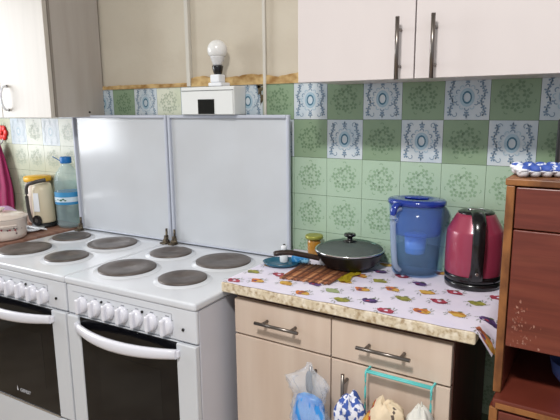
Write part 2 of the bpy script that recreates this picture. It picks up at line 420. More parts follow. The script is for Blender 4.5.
# ------------------------------------------------------------ stoves
def make_stove():
    """local frame: x from -.5 (left) to 0 (right), y from 0 (front) to .4876 (back), z up"""
    t = thing('electric_stove', 'white four plate electric stove on the right, beside the worktop cabinet', 'stove', (.0064, -.5078, 0), .0373, 'electric stoves with raised lids')
    # side panels and body
    bm = B(); bx(bm, -.492, -.004, .016, .465, .05, .828, bev=.003)
    obj('body', bm, 'enamel2', t)
    bm = B(); bx(bm, -.48, -.02, .05, .44, 0, .05); obj('plinth', bm, 'gap', t)
    # rear side flange
    bm = B(); bx(bm, -.004, .0, .40, .47, .05, .74, bev=.001); obj('side_flange', bm, 'enamel2', t)
    # hob
    bm = B()
    bx(bm, -.498, -.001, 0, .4876, .829, .85, bev=.006, seg=3)
    hob = obj('hob', bm, 'enamel', t)
    # burners
    for (px, py, r) in ((-.382, .144, .09), (-.1615, .144, .0725), (-.382, .346, .0725), (-.1615, .346, .09)):
        bm = B()
        lathe(bm, [(r+.013, .8502), (r+.010, .8524), (r+.002, .8528), (r+.0015, .8545), (r-.001, .8548)], px, py, 48, mi=1)
        lathe(bm, [(r-.001, .8552), (r-.001, .8585), (r-.004, .8600), (r*.62, .8598), (r*.6, .8592), (r*.24, .8592), (r*.22, .8582), (0, .8582)], px, py, 48)
        obj('hotplate', bm, ['plate', 'enamel'], t)
    # fascia
    bm = B(); bx(bm, -.495, -.003, .004, .016, .737, .829, bev=.004); obj('control_panel', bm, 'enamel', t)
    bm = B()
    for a in ((-.470, -.085, .808, .8086), (-.0856, -.085, .748, .8086)): bx(bm, a[0], a[1], .0032, .0042, a[2], a[3])
    for k in range(7):
        x = -.428+.0545*k
        bx(bm, x-.006, x+.006, .0032, .0042, .7985, .8005)
        bx(bm, x-.02, x-.017, .0032, .0042, .790, .7915); bx(bm, x+.017, x+.02, .0032, .0042, .790, .7915)
    obj('panel_markings', bm, 'mark', t)
    for x, z, r in ((-.348, .795, .0038), (-.19, .795, .0042), (-.047, .772, .0042)):
        bm = B(); lathe(bm, [(r, 0), (r, .0035), (r*.7, .0045), (0, .0045)], n=14)
        bmesh.ops.rotate(bm, verts=bm.verts[:], matrix=Matrix.Rotation(PI/2, 3, 'X')); bmesh.ops.translate(bm, verts=bm.verts[:], vec=(x, .0042, z))
        obj('indicator', bm, 'black', t)
    for k in range(7):
        x = -.428+.0545*k; z = .7725
        bm = B()
        lathe(bm, [(.0205, 0), (.0215, .002), (.0205, .006), (.019, .011), (.0165, .014), (0, .0145)], n=28)
        bx(bm, -.0062, .0062, -.0195, .0195, .010, .025, bev=.0045, seg=3)
        bmesh.ops.rotate(bm, verts=bm.verts[:], matrix=Matrix.Rotation(PI/2, 3, 'X'))
        bmesh.ops.scale(bm, verts=bm.verts[:], vec=(.96, 1.1, 1.2))
        bmesh.ops.translate(bm, verts=bm.verts[:], vec=(x, .004, z))
        obj('knob', bm, 'knob', t)
    # oven door
    bm = B()
    bx(bm, -.495, -.441, -.004, .014, .372, .733, bev=.003); bx(bm, -.068, -.003, -.004, .014, .372, .733, bev=.003)
    bx(bm, -.445, -.064, .002, .013, .366, .372); bx(bm, -.445, -.064, .002, .013, .7325, .7345)
    door = obj('oven_door', bm, 'panelwhite', t)
    bm = B(); bx(bm, -.441, -.068, -.001, .014, .372, .733, bev=.001); obj('door_glass', bm, 'ovenglass', door)
    bm = B(); bx(bm, -.37, -.13, -.0013, -.001, .45, .64); obj('viewing_window', bm, 'oveninner', door)
    bm = B(); bx(bm, -.441, -.068, -.003, .001, .366, .3715); obj('door_strip', bm, 'steelring', door)
    # bowed handle
    bm = B()
    pts = []; ns = 20
    rings = []
    for k in range(ns+1):
        s = k/ns; x = -.443+.383*s; bow = 1-(2*s-1)**2
        y = -.012-.040*bow; z = .706-.003*bow
        w, h = .008, .0125+.0035*bow
        rings.append([bm.verts.new((x, y+a*w, z+c*h)) for a, c in ((-1, -.6), (-1, .6), (-.5, 1), (.6, 1), (1, .5), (1, -.5), (.6, -1), (-.5, -1))])
    for a, c in zip(rings, rings[1:]):
        for k in range(8):
            f = bm.faces.new((a[k], a[(k+1) % 8], c[(k+1) % 8], c[k])); f.smooth = True
    bm.faces.new(rings[0]); bm.faces.new(rings[-1])
    bx(bm, -.4555, -.4415, -.014, -.003, .696, .716, bev=.003); bx(bm, -.068, -.054, -.014, -.003, .696, .716, bev=.003)
    obj('door_handle', bm, 'knob', door)
    # storage drawer
    bm = B(); bx(bm, -.495, -.003, -.002, .014, .08, .364, bev=.003); obj('storage_drawer', bm, 'panelwhite', t)
    # maker's plate lettering
    cu = bpy.data.curves.new('maker_lettering', 'FONT'); cu.body = 'GEFEST'; cu.size = .017; cu.extrude = .0003; cu.shear = .2
    tx = bpy.data.objects.new('maker_lettering', cu); C.objects.link(tx)
    dg = bpy.context.evaluated_depsgraph_get(); me = bpy.data.meshes.new_from_object(tx.evaluated_get(dg)); bpy.data.objects.remove(tx)
    me.materials.clear(); me.materials.append(M['logo'])
    lo = bpy.data.objects.new('maker_lettering', me); C.objects.link(lo); lo.parent = door
    lo.rotation_euler = (PI/2, 0, 0); lo.location = (-.272, -.0015, .405)
    bm = B()
    poly(bm, ((-.288, -.0015, .405), (-.280, -.0015, .405), (-.286, -.0015, .424)))
    obj('maker_emblem', bm, 'logo', door)
    # upright lid: a shallow tray with a rim
    bm = B()
    x0, x1, z0, z1 = -.478, .016, .8545, 1.318
    yb = .480
    bx(bm, x0+.006, x1-.006, yb-.004, yb, z0, z1-.004, mi=0)
    rim = .011; d = .014
    bx(bm, x0, x0+rim, yb-d, yb, z0, z1, mi=1, bev=.003); bx(bm, x1-rim, x1, yb-d, yb, z0, z1, mi=1, bev=.003)
    bx(bm, x0+rim, x1-rim, yb-d, yb, z1-rim, z1, mi=1, bev=.003)
    bx(bm, x0+rim, x1-rim, yb-.010, yb, z0, z0+.006, mi=1, bev=.002)
    lid = obj('lid', bm, ['lid_in', 'lid_rim'], t)
    for hx in (-.462, -.000):
        bm = B()
        bx(bm, hx-.006, hx+.006, .45, .464, .8505, .880, bev=.002)
        tube(bm, [(hx-.012, .455, .860), (hx+.012, .455, .860)], .0055, 10)
        tube(bm, [(hx, .458, .86), (hx, .46, .905)], .004, 8)
        bx(bm, hx-.014, hx+.014, .435, .462, .8505, .856, bev=.001)
        obj('hinge', bm, 'rust', lid)
    return t
stove = make_stove()
th = .0373
l2 = (.0064-.5*math.cos(th), -.5078-.5*math.sin(th), 0)
dup(stove, l2, th, 'white four plate electric stove on the left, beside the cream pot')

# ------------------------------------------------------------ base cabinet unit on the right
bc = thing('base_cabinet', 'pale wood kitchen base cabinet with two drawers and dark sides under speckled worktop', 'cabinet', (.322, -.2, 0))
def W(bm):
    bmesh.ops.translate(bm, verts=bm.verts[:], vec=(-.322, .2, 0)); return bm
bm = B(); bx(bm, .03, .62, -.362, -.01, .08, .850); obj('body', W(bm), 'darkside', bc)
bm = B(); bx(bm, .04, .61, -.33, -.02, 0, .08); obj('plinth', W(bm), 'gap', bc)
def bar_handle(name, x0, z0, x1, z1, parent, y=-.3795):
    bm = B()
    yy = y-.028
    tube(bm, [(x0, yy, z0), (x1, yy, z1)], .0045, 12)
    for s in (.17, .83):
        x = x0+(x1-x0)*s; z = z0+(z1-z0)*s
        tube(bm, [(x, y+.0005, z), (x, yy, z)], .0042, 10)
    obj(name, W(bm), 'handle', parent)
for (x0, x1, hx0, hx1) in ((.034, .3255, .118, .248), (.3285, .618, .405, .535)):
    bm = B(); bx(bm, x0, x1, -.38, -.363, .7365, .834, bev=.0015); dr = obj('drawer', W(bm), 'birch', bc)
    bar_handle('handle', hx0, .789, hx1, .789, dr)
for (x0, x1, hx) in ((.034, .3255, .285), (.3285, .618, .372)):
    bm = B(); bx(bm, x0, x1, -.38, -.363, .10, .7315, bev=.0015); dr = obj('door', W(bm), 'birch', bc)
    bar_handle('handle', hx, .570, hx, .712, dr)

# worktop slab
bm = B(); bx(bm, .0035, .668, -.398, -.003, .8520, .8795, bev=.003)
tag(obj('worktop', bm, 'granite'), 'cream speckled laminate worktop slab lying on the pale wood base cabinet', 'worktop')

# tablecloth with printed fruits, one mesh
def cloth_z(x, y):
    z = .8809+.0006*noise.noise(Vector((x*14, y*14, 0)))
    if x > .669:
        d = x-.669
        z -= d*.45 + (d*d*9 if y > -.33 else d*.65*(1+(-y-.33)*6)+d*d*6)
    return z
bm = B(); nx, ny = 74, 44
xs = [.0045+(.7005-.0045)*i/nx for i in range(nx+1)]; ys = [-.3975+(.3925)*j/ny for j in range(ny+1)]
def warp(x, y):
    # the drooping front corner pulls forward and down, edge slightly wavy
    yy = y
    if y < -.38: yy += .0015*math.sin(x*60)
    if x > .669 and y < -.25: yy += .25*(x-.669)
    return yy
grid = [[bm.verts.new((x, warp(x, y), cloth_z(x, y))) for y in ys] for x in xs]
for i in range(nx):
    for j in range(ny):
        f = bm.faces.new((grid[i][j], grid[i+1][j], grid[i+1][j+1], grid[i][j+1])); f.smooth = True
fr = [(0.309, -0.165, 'o'), (0.34, -0.102, 'p'), (0.292, -0.23, 'y'), (0.371, -0.181, 'g'), (0.357, -0.267, 'o'), (0.424, -0.227, 'o'), (0.47, -0.15, 'p'), (0.507, -0.208, 'y'), (0.566, -0.173, 'r'), (0.47, -0.279, 'g'), (0.407, -0.335, 'p'), (0.55, -0.255, 'r'), (0.631, -0.224, 'g'), (0.535, -0.338, 'o'), (0.463, -0.378, 'r'), (0.609, -0.316, 'y'), (0.676, -0.312, 'p'), (0.346, -0.364, 'g'), (0.408, -0.112, 'r'), (0.667, -0.16, 'r'), (0.03, -0.283, 'g'), (0.107, -0.27, 'r'), (0.029, -0.375, 'r'), (0.086, -0.345, 'o'), (0.164, -0.324, 'y'), (0.233, -0.289, 'p'), (0.239, -0.369, 'o'), (0.297, -0.316, 'w'), (0.683, -0.376, 'o'), (0.036, -0.205, 'y'), (0.49, -0.032, 'o'), (.2, -.06, 'p'), (.33, -.03, 'y'), (.57, -.06, 'g')]
col = dict(o=1, p=2, y=3, g=4, r=5, w=6)
def cdisc(cx, cy, rx, ry, mi, lift, rot=0, wob=.12, n=18):
    ps = []
    for k in range(n):
        a = 2*PI*k/n; w = 1+wob*math.sin(3*a+cx*90)+wob*.6*math.sin(5*a+cy*70)
        u = rx*w*math.cos(a); v = ry*w*math.sin(a)
        x = cx+u*math.cos(rot)-v*math.sin(rot); y = cy+u*math.sin(rot)+v*math.cos(rot)
        y = max(y, -.3965); ps.append((x, warp(x, y), cloth_z(x, y)+lift))
    c = (cx, warp(cx, cy), cloth_z(cx, cy)+lift); cv = bm.verts.new(c); vs = [bm.verts.new(p) for p in ps]
    for k in range(n):
        f = bm.faces.new((cv, vs[k], vs[(k+1) % n])); f.material_index = mi
rf = random.Random(3)
for (x, y, c) in fr:
    a = rf.uniform(-.5, .5); m_ = col[c]
    cdisc(x, y, .0165, .0145, m_, .0009, a); cdisc(x+.011*math.cos(a), y+.006*math.sin(a)-.003, .0105, .0105, m_ if c != 'o' else 3, .0012, a)
    cdisc(x-.013, y+.004, .0075, .008, m_, .0010, a)
    if c == 'r': cdisc(x+.002, y, .005, .005, 0, .0015, a)
    if c in 'po': cdisc(x-.003, y-.005, .005, .004, 5 if c == 'p' else 2, .0014, a)
    for s in (-1, 1):
        for q in (.35, .75, -.4):
            aa = a+(0 if s > 0 else PI)+q
            for st in range(3):
                rr = .0215+.0035*st
                cdisc(x+rr*math.cos(aa+.12*st), y+rr*math.sin(aa+.12*st), .0022, .0012, 7, .0008, aa, 0, 6)
    cdisc(x+.003, y+.016, .006, .003, 7, .0011, a+.6, 0, 8)
cl = obj('tablecloth', bm, ['cloth', 'f_o', 'f_p', 'f_y', 'f_g', 'f_r', 'f_w', 'f_leaf'], fix=True)
tag(cl, 'white oilcloth with small coloured fruit prints spread over the speckled worktop', 'tablecloth')
ZC = .8825

# ------------------------------------------------------------ upper cabinets
uc = thing('wall_cabinet', 'glossy white wall cabinet with two doors and steel bar handles at top right', 'cabinet', (.478, 0, 1.404))
bm = B(); bx(bm, -.322, .332, -.222, -.002, .002, .72); obj('body', bm, 'cabwhite', uc)
for (x0, x1, hx, mm) in ((-.323, -.0145, -.047, 'handle'), (-.0115, .332, .035, 'handle')):
    bm = B(); bx(bm, x0, x1, -.24, -.2225, 0, .72, bev=.0012); dr = obj('door', bm, 'cabwhite', uc)
    bm = B()
    tube(bm, [(hx, -.266, -.002), (hx, -.266, .137)], .0048, 12)
    for z in (.028, .110): tube(bm, [(hx, -.2405, z), (hx, -.266, z)], .0038, 10)
    obj('handle', bm, 'handle', dr)
lc = thing('wall_cabinet', 'cream wall cabinet with grey side and short arched handle at top left', 'cabinet', (-1.178, 0, 1.311))
bm = B(); bx(bm, -.32, .298, -.215, -.002, .001, .85); obj('body', bm, 'cabgrey', lc)
bm = B(); bx(bm, -.32, .298, -.2215, -.2155, .001, .85); obj('edge_band', bm, 'cabedge', lc)
for (x0, x1) in ((-.32, -.0135), (-.0105, .292)):
    bm = B(); bx(bm, x0, x1, -.24, -.2225, 0, .85, bev=.0015); dr = obj('door', bm, 'cabcream', lc)
    hx = x0+.045
    bm = B()
    tube(bm, spline([(hx, -.240, .030), (hx, -.258, .034), (hx, -.268, .06), (hx, -.268, .09), (hx, -.258, .116), (hx, -.240, .12)], 6), [.0042]*31, 10)
    hd = obj('handle', bm, 'whiteplastic', dr)
    for z in (.030, .12):
        bm = B(); bx(bm, hx-.004, hx+.004, -.246, -.2401, z-.005, z+.005, bev=.0015)
        obj('handle_foot', bm, 'greyhandle', hd)
bm = B(); lathe(bm, [(0, 0), (.004, 0), (.004, .003), (0, .004)], n=10)
bmesh.ops.rotate(bm, verts=bm.verts[:], matrix=Matrix.Rotation(PI/2, 3, 'Y')); bmesh.ops.translate(bm, verts=bm.verts[:], vec=(.298, -.075, .018))
obj('screw', bm, 'gap', lc)

# ------------------------------------------------------------ red-brown sideboard on the right
sb = thing('sideboard', 'worn red-brown wooden dresser with flap door and open niche at right edge', 'sideboard', (.708, -.4, 0))
bm = B(); bx(bm, .0, .016, .012, .30, .764, 1.1905); bx(bm, .60, .616, .012, .30, .764, 1.1905); bx(bm, .016, .60, .285, .30, .764, 1.1905)
bx(bm, .016, .60, .012, .285, .868, .882); obj('upper_carcass', bm, 'redwood', sb)
bm = B(); bx(bm, .0, .0155, 0, .0115, .762, 1.1905, bev=.002); obj('edge_strip', bm, 'edgewood', sb)
bm = B(); bx(bm, -.002, .62, -.002, .302, 1.191, 1.204, bev=.002); obj('top_board', bm, 'edgewood', sb)
bm = B(); bx(bm, .018, .60, .0, .0115, 1.108, 1.188, bev=.002); obj('upper_panel', bm, 'redwood', sb)
bm = B(); bx(bm, .018, .60, -.001, .0115, .867, 1.1055, bev=.002); fl = obj('flap_door', bm, 'redwood', sb)
bm = B(); rs = random.Random(5)
for k in range(60):
    x = .028+abs(rs.gauss(0, .022)); z = .925+rs.gauss(0, .028)-(x-.03)*.5
    if .87 < z < 1.0: disc(bm, (x, -.0014, z), rs.uniform(.0006, .0022), rs.uniform(.0008, .004), 'y', 0, 7, .3, rs.uniform(-.5, .5))
obj('scuff_marks', bm, 'scuff', fl)
bm = B(); bx(bm, .006, .62, -.028, .302, .743, .762, bev=.002); obj('lower_top_board', bm, 'redwood', sb)
bm = B(); bx(bm, .012, .62, -.0305, -.0285, .743, .755, bev=.0006); obj('front_edge_strip', bm, 'edgewood', sb)
bm = B(); bx(bm, .0, .62, -.02, .30, .05, .742); obj('lower_body', bm, 'redwood', sb)
bm = B(); bx(bm, .018, .31, -.026, -.0205, .06, .736, bev=.002); obj('lower_door', bm, 'redwood', sb)
bm = B(); bx(bm, .313, .61, -.026, -.0205, .06, .736, bev=.002); obj('lower_door', bm, 'redwood', sb)
bm = B(); bx(bm, .0, .016, -.027, -.0205, .05, .742, bev=.002); obj('lower_edge_strip', bm, 'edgewood', sb)
bm = B(); bx(bm, .02, .60, 0, .28, 0, .05); obj('plinth', bm, 'gap', sb)
# blue bowl in the niche
bm = B(); lathe(bm, [(0, .0), (.03, 0), (.034, .004), (.055, .03), (.062, .062), (.0595, .062), (.052, .032), (.03, .006), (0, .005)], n=36)
tag(obj('bowl', bm, 'bowlblue', None, (.862, -.30, .7625)), 'blue bowl standing inside the open niche of the dresser', 'bowl')

# egg carton on the dresser
ec = thing('egg_carton', 'blue and white egg carton lying on the corner of the dresser top', 'egg carton', (.757, -.325, 1.2065), .55); ec.scale = (.8, .95, .62); ec.rotation_euler = (.06, 0, .45)
bm = B()
for iy in (0, 1):
    for ix in range(5):
        lathe(bm, [(0, .001), (.010, .001), (.0135, .008), (.0145, .016), (.0145, .019), (0, .019)], -.052+ix*.0275, -.034+iy*.036, 18)
bx(bm, -.066, .072, -.047, .017, .016, .020, bev=.0015)
bmesh.ops.translate(bm, verts=bm.verts[:], vec=(0, .008, 0))
obj('tray', bm, 'cartonw', ec)
bm = B()
for iy in (0, 1):
    for ix in range(5):
        cxx, cyy = -.052+ix*.0275, -.026+iy*.036
        lathe(bm, [(.0155, .0202), (.0158, .024), (.0145, .030), (.011, .0345), (.005, .0365), (0, .037)], cxx, cyy, 20)
obj('carton_top', bm, 'cartonb', ec)
bm = B()
for iy in (0, 1):
    lathe(bm, [(.0157, .0202), (.0165, .023), (.0155, .027), (.013, .029)], -.0535, -.026+iy*.036, 20)
obj('end_lobe', bm, 'cartonw', ec)

# black appliance at the frame edge and its cardboard
bm = B(); bx(bm, .748, .86, -.225, -.115, 1.2045, 1.207)
tag(obj('cardboard_sheet', bm, 'card'), 'small piece of brown cardboard under the black box on the dresser', 'cardboard')
br = thing('radio', 'black box-shaped device standing on cardboard at the right edge of the dresser', 'radio', (.812, -.17, 1.2075))
bm = B(); bx(bm, -.042, .12, -.045, .05, 0, .105, bev=.006, seg=3); obj('casing', bm, 'blackmatt', br)
bm = B(); bx(bm, -.034, .112, -.0465, -.0452, .012, .094); obj('front_grille', bm, 'greyhandle', br)

# ------------------------------------------------------------ pan, mat and small things on the worktop
mt = thing('slatted_mat', 'brown wooden slatted mat lying on the fruit tablecloth under the frying pan', 'table mat', (.2, -.21, ZC))
bm = B(); ns = 17
for k in range(ns):
    s = k/(ns-1)
    # slats run front to back, corners measured: front-left .133,-.303 ; front-right .27,-.283 ; back-right .269,-.127 ; back-left .119,-.153
    ax = .133+(.268-.133)*s; ay = -.303+.020*s; cx_ = .121+(.268-.121)*s; cy_ = -.150+.026*s
    j = .002*math.sin(k*3.7)
    tube(bm, [(ax-.2, ay+.21+j, .0024), (cx_-.2, cy_+.21+j, .0024)], .0036, 8, flat=.6, mi=(0, 1, 0, 2, 1)[k % 5])
obj('slats', bm, ['matwood', mat('mat_wood_dark', (104, 62, 42), .6), mat('mat_wood_light', (186, 132, 92), .6)], mt)
bm = B()
for q in (.12, .5, .88):
    tube(bm, [(.133+(.121-.133)*q-.2, -.303+.153*q+.21, .0048), (.268-.2, -.283+.157*q+.21, .0048)], .0008, 5)
obj('thread', bm, 'matthread', mt)

bm = B(); nx_, ny_ = 8, 12
g = []
for i in range(nx_+1):
    g.append([])
    for j in range(ny_+1):
        x = .272+.030*i/nx_+.004*math.sin(j); y = -.245+.125*j/ny_
        g[-1].append(bm.verts.new((x, y, ZC+.003+.002*math.sin(i*1.3+j*.8))))
for i in range(nx_):
    for j in range(ny_): bm.faces.new((g[i][j], g[i+1][j], g[i+1][j+1], g[i][j+1])).smooth = True
r = bmesh.ops.solidify(bm, geom=bm.faces[:], thickness=.002)
tag(obj('cleaning_cloth', bm, 'yellow'), 'small yellow cleaning cloth sticking out beside the brown slatted mat', 'cloth')

PX, PY, PZ = .247, -.104, ZC+.0055
pan = thing('frying_pan', 'black frying pan with brown handle under a glass lid on the slatted mat', 'pan', (PX, PY, PZ)); pan.scale = (.93, .93, .9)
bm = B()
lathe(bm, [(0, 0), (.070, 0), (.078, .003), (.092, .020), (.105, .046), (.108, .050), (.1055, .0505), (.102, .047), (.089, .021), (.075, .006), (0, .005)], n=56)
obj('pan_body', bm, 'panblack', pan)
hd_ = Vector((.085-.247, -.245+.104, 0)); hl = hd_.length; hd_.normalize()
bm = B()
pts = spline([hd_*.098+Vector((0, 0, .028)), hd_*.120+Vector((0, 0, .034)), hd_*.150+Vector((0, 0, .042)), hd_*.195+Vector((0, 0, .052)), hd_*.24+Vector((0, 0, .050))], 5)
tube(bm, pts, [.012, .012]+[.0115]*(len(pts)-4)+[.0115, .008], 12, flat=.75)
obj('pan_handle', bm, 'panhandle', pan)
lid = thing('pan_lid', 'domed glass lid with black knob and steel rim covering the frying pan', 'lid', (PX, PY, PZ+.0515*.9)); lid.scale = (.93, .93, .9)
bm = B(); lathe(bm, [(.103, .003), (.099, .008), (.085, .015), (.06, .022), (.03, .026), (0, .027)], n=56); obj('glass', bm, 'lidglass', lid)
bm = B(); lathe(bm, [(.1065, .0), (.1085, .001), (.1085, .004), (.105, .0055), (.102, .004), (.102, .0), (.1065, 0)], n=56); obj('rim', bm, 'chrome', lid)
bm = B(); lathe(bm, [(0, .0275), (.021, .0275), (.021, .031), (.009, .033), (.008, .040), (.017, .044), (.019, .048), (.017, .053), (.0, .055)], n=28); obj('knob', bm, 'black', lid)

# teal tray, white bottle, blue packet, amber jars
bm = B(); lathe(bm, [(0, .0), (.036, .0), (.042, .003), (.050, .012), (.052, .0125), (.046, .0045), (.038, .0025), (0, .0025)], n=40, sx=1.0, sy=.80)
o = tag(obj('saucer', bm, 'teal', None, (.066, -.186, ZC-.0005)), 'shallow dark teal plastic dish lying at the left end of the worktop', 'dish'); o.rotation_euler = (0, 0, .5); o.scale = (1.1, 1.1, 1)
wb = thing('small_bottle', 'small white plastic bottle standing in the teal dish behind the pan handle', 'bottle', (.06, -.165, ZC+.0025))
bm = B(); lathe(bm, [(0, 0), (.0115, 0), (.0125, .002), (.0125, .026), (.009, .032), (0, .032)], n=20); obj('bottle_body', bm, 'whiteplastic', wb)
bm = B(); lathe(bm, [(0, .0325), (.0085, .0325), (.0085, .048), (.007, .050), (0, .050)], n=20); obj('cap', bm, 'whiteplastic', wb)
bm = B(); bx(bm, -.027, .027, -.013, .013, 0, .022, bev=.007, seg=3)
o = tag(obj('packet', bm, 'bluepack', None, (.103, -.14, ZC+.001)), 'small light blue plastic packet between the teal dish and the frying pan', 'packet'); o.rotation_euler = (0, 0, .3)
jr = thing('glass_jar', 'small amber glass jar with greenish yellow lid behind the pan handle', 'jar', (.098, -.045, ZC-.0005))
bm = B(); lathe(bm, [(0, 0), (.018, 0), (.021, .003), (.021, .046), (.017, .054), (0, .054)], n=28); obj('jar_body', bm, 'amber', jr)
bm = B(); lathe(bm, [(0, .0545), (.026, .0545), (.028, .057), (.028, .064), (.026, .066), (.022, .0655), (0, .065)], n=28); obj('jar_lid', bm, 'jarlid', jr)
am = thing('small_bottle', 'small amber bottle with black cap behind the red kettle by the dresser', 'bottle', (.682, -.05, ZC-.022))
bpy.data.objects.remove(am)

# filter jug
JX, JY = .432, -.068
jg = thing('water_filter_jug', 'translucent blue water filter jug with dark blue lid beside the red kettle', 'jug', (JX-.004, JY, ZC-.0003)); jg.scale = (1.07, 1.03, 1)
def oval(r, z, bm, mi=0, cap_bottom=False): pass
bm = B()
lathe(bm, [(0, 0), (.050, 0), (.058, .003), (.061, .010), (.062, .05), (.067, .13), (.0715, .196), (.0695, .196), (.065, .13), (.060, .05), (.058, .010), (0, .004)], n=48, sx=1.0, sy=.80)
body = obj('jug_body', bm, 'jugclear', jg)
bm = B(); lathe(bm, [(0, .006), (.055, .006), (.0585, .012), (.0595, .05), (.0615, .075), (0, .075)], n=48, sx=.99, sy=.79); obj('water', bm, 'jugwater', jg)
bm = B(); lathe(bm, [(.068, .195), (.0645, .15), (.063, .118), (.058, .112), (0, .110)], n=48, sx=.98, sy=.78); obj('funnel', bm, 'jugfunnel', jg)
bm = B(); lathe(bm, [(0, .058), (.024, .058), (.026, .062), (.028, .112), (0, .112)], 0, 0, 28); obj('filter_cartridge', bm, 'jugcart', jg)
bm = B(); lathe(bm, [(.072, .1965), (.0745, .198), (.0745, .207), (.071, .2105), (.045, .213), (.038, .210), (.0, .2095)], n=48, sx=1.0, sy=.80)
tube(bm, [(-.030, -.0, .2125), (.030, 0, .2125)], .006, 8, flat=.5)
obj('jug_lid', bm, 'juglid', jg)
ha = -1.98
hv = Vector((math.cos(ha), math.sin(ha)*.85, 0))
bm = B()
tube(bm, spline([hv*.066+Vector((0, 0, .190)), hv*.086+Vector((0, 0, .184)), hv*.092+Vector((0, 0, .165)), hv*.088+Vector((0, 0, .10)), hv*.080+Vector((0, 0, .04)), hv*.062+Vector((0, 0, .018))], 6), .0085, 12, flat=.8)
obj('jug_handle', bm, 'jughandle', jg)
bm = B()
tube(bm, spline([hv*.064+Vector((0, 0, .201)), hv*.080+Vector((0, 0, .200)), hv*.090+Vector((0, 0, .190)), hv*.093+Vector((0, 0, .170))], 5), [.010]*13+[.009, .008, .007], 12, flat=.7)
obj('lid_tab', bm, 'juglid', jg)

# red kettle
KX, KY = .588, -.078
kt = thing('electric_kettle', 'dark red electric kettle with glossy black handle on the fruit tablecloth', 'kettle', (KX, KY, ZC-.0003))
bm = B(); lathe(bm, [(0, 0), (.066, 0), (.071, .002), (.072, .010), (.070, .016), (0, .016)], n=56); obj('power_base', bm, 'black', kt)
bm = B(); lathe(bm, [(0, .0165), (.067, .0165), (.0715, .020), (.0725, .032), (.071, .034), (0, .034)], n=56); obj('bottom_ring', bm, 'black', kt)
bm = B(); lathe(bm, [(.0705, .0345), (.0725, .040), (.0725, .08), (.0715, .12), (.0700, .142), (.0690, .146), (.0665, .150), (.050, .182), (.047, .187), (.044, .189)], n=56)
# spout, away from the handle
kd = Vector((.30, -.954, 0)); sd = -kd
side = Vector((-kd.y, kd.x, 0))
sp = [(-.022, .062, .188), (.022, .062, .188)]
v = lambda a, b_, z: bm.verts.new(sd*a+side*b_+Vector((0, 0, z)))
A_ = [v(.045, -.024, .187), v(.045, .024, .187), v(.078, .006, .184), v(.078, -.006, .184), v(.062, -.020, .150), v(.062, .020, .150)]
for q in ((0, 1, 2, 3), (0, 3, 4), (1, 5, 2), (3, 2, 5, 4)): bm.faces.new([A_[i] for i in q])
obj('kettle_body', bm, 'kettle', kt)
bm = B(); lathe(bm, [(.0445, .188), (.045, .191), (.038, .195), (.03, .1965), (0, .1975)], n=48); kl = obj('kettle_lid', bm, 'black', kt)
bm = B(); lathe(bm, [(.022, .1972), (.022, .1995), (.016, .202), (0, .2025)], n=28, sy=.7); obj('lid_button', bm, 'chrome', kl)
bm = B()
hp = spline([kd*.030+Vector((0, 0, .196)), kd*.060+Vector((0, 0, .191)), kd*.088+Vector((0, 0, .172)), kd*.098+Vector((0, 0, .14)), kd*.096+Vector((0, 0, .10)), kd*.086+Vector((0, 0, .055)), kd*.070+Vector((0, 0, .030))], 6)
nn = len(hp)
tube(bm, hp, [.0075 if i < 12 else .0068 if i < nn-8 else .0068+.0002*(i-nn+8) for i in range(nn)], 16, flat=2.2, up=side)
kh = obj('kettle_handle', bm, 'black', kt)
bm = B(); hb = kd*.099+Vector((0, 0, .063))
tube(bm, [kd*.090+Vector((0, 0, .052)), kd*.0975+Vector((0, 0, .052))], .004, 10); obj('indicator_dot', bm, 'chrome', kh)
bm = B()
tube(bm, spline([(.662, -.10, ZC+.003), (.672, -.108, ZC+.003), (.683, -.095, ZC-.003), (.69, -.07, ZC-.004), (.693, -.03, ZC-.02)], 6), .003, 8)
tag(obj('power_cord', bm, 'blackmatt'), 'short black power cord running from the red kettle base towards the dresser', 'cord')

# ------------------------------------------------------------ hanging things on the base cabinet
rl = thing('towel_rail', 'turquoise wire towel rail hooked over the right cabinet door', 'towel rail', (.508, -.38, .733))
bm = B()
for dy in (-.019, -.026):
    tube(bm, [(-.077, dy, .002), (.077, dy, .002)], .0028, 8)
for sx in (-1, 1):
    tube(bm, spline([(sx*.077, .004, -.02), (sx*.077, .004, .0015), (sx*.077, -.010, .0022), (sx*.077, -.026, .002), (sx*.077, -.028, -.02), (sx*.077, -.028, -.10), (sx*.077, -.034, -.115), (sx*.077, -.050, -.118)], 4), .0026, 8)
for dy, z in ((-.050, -.118), (-.034, -.115)): tube(bm, [(-.077, dy, z), (.077, dy, z)], .0024, 8)
bmesh.ops.translate(bm, verts=[v for v in bm.verts if False], vec=(0, 0, 0))
obj('wire_frame', bm, 'teallwire', rl)

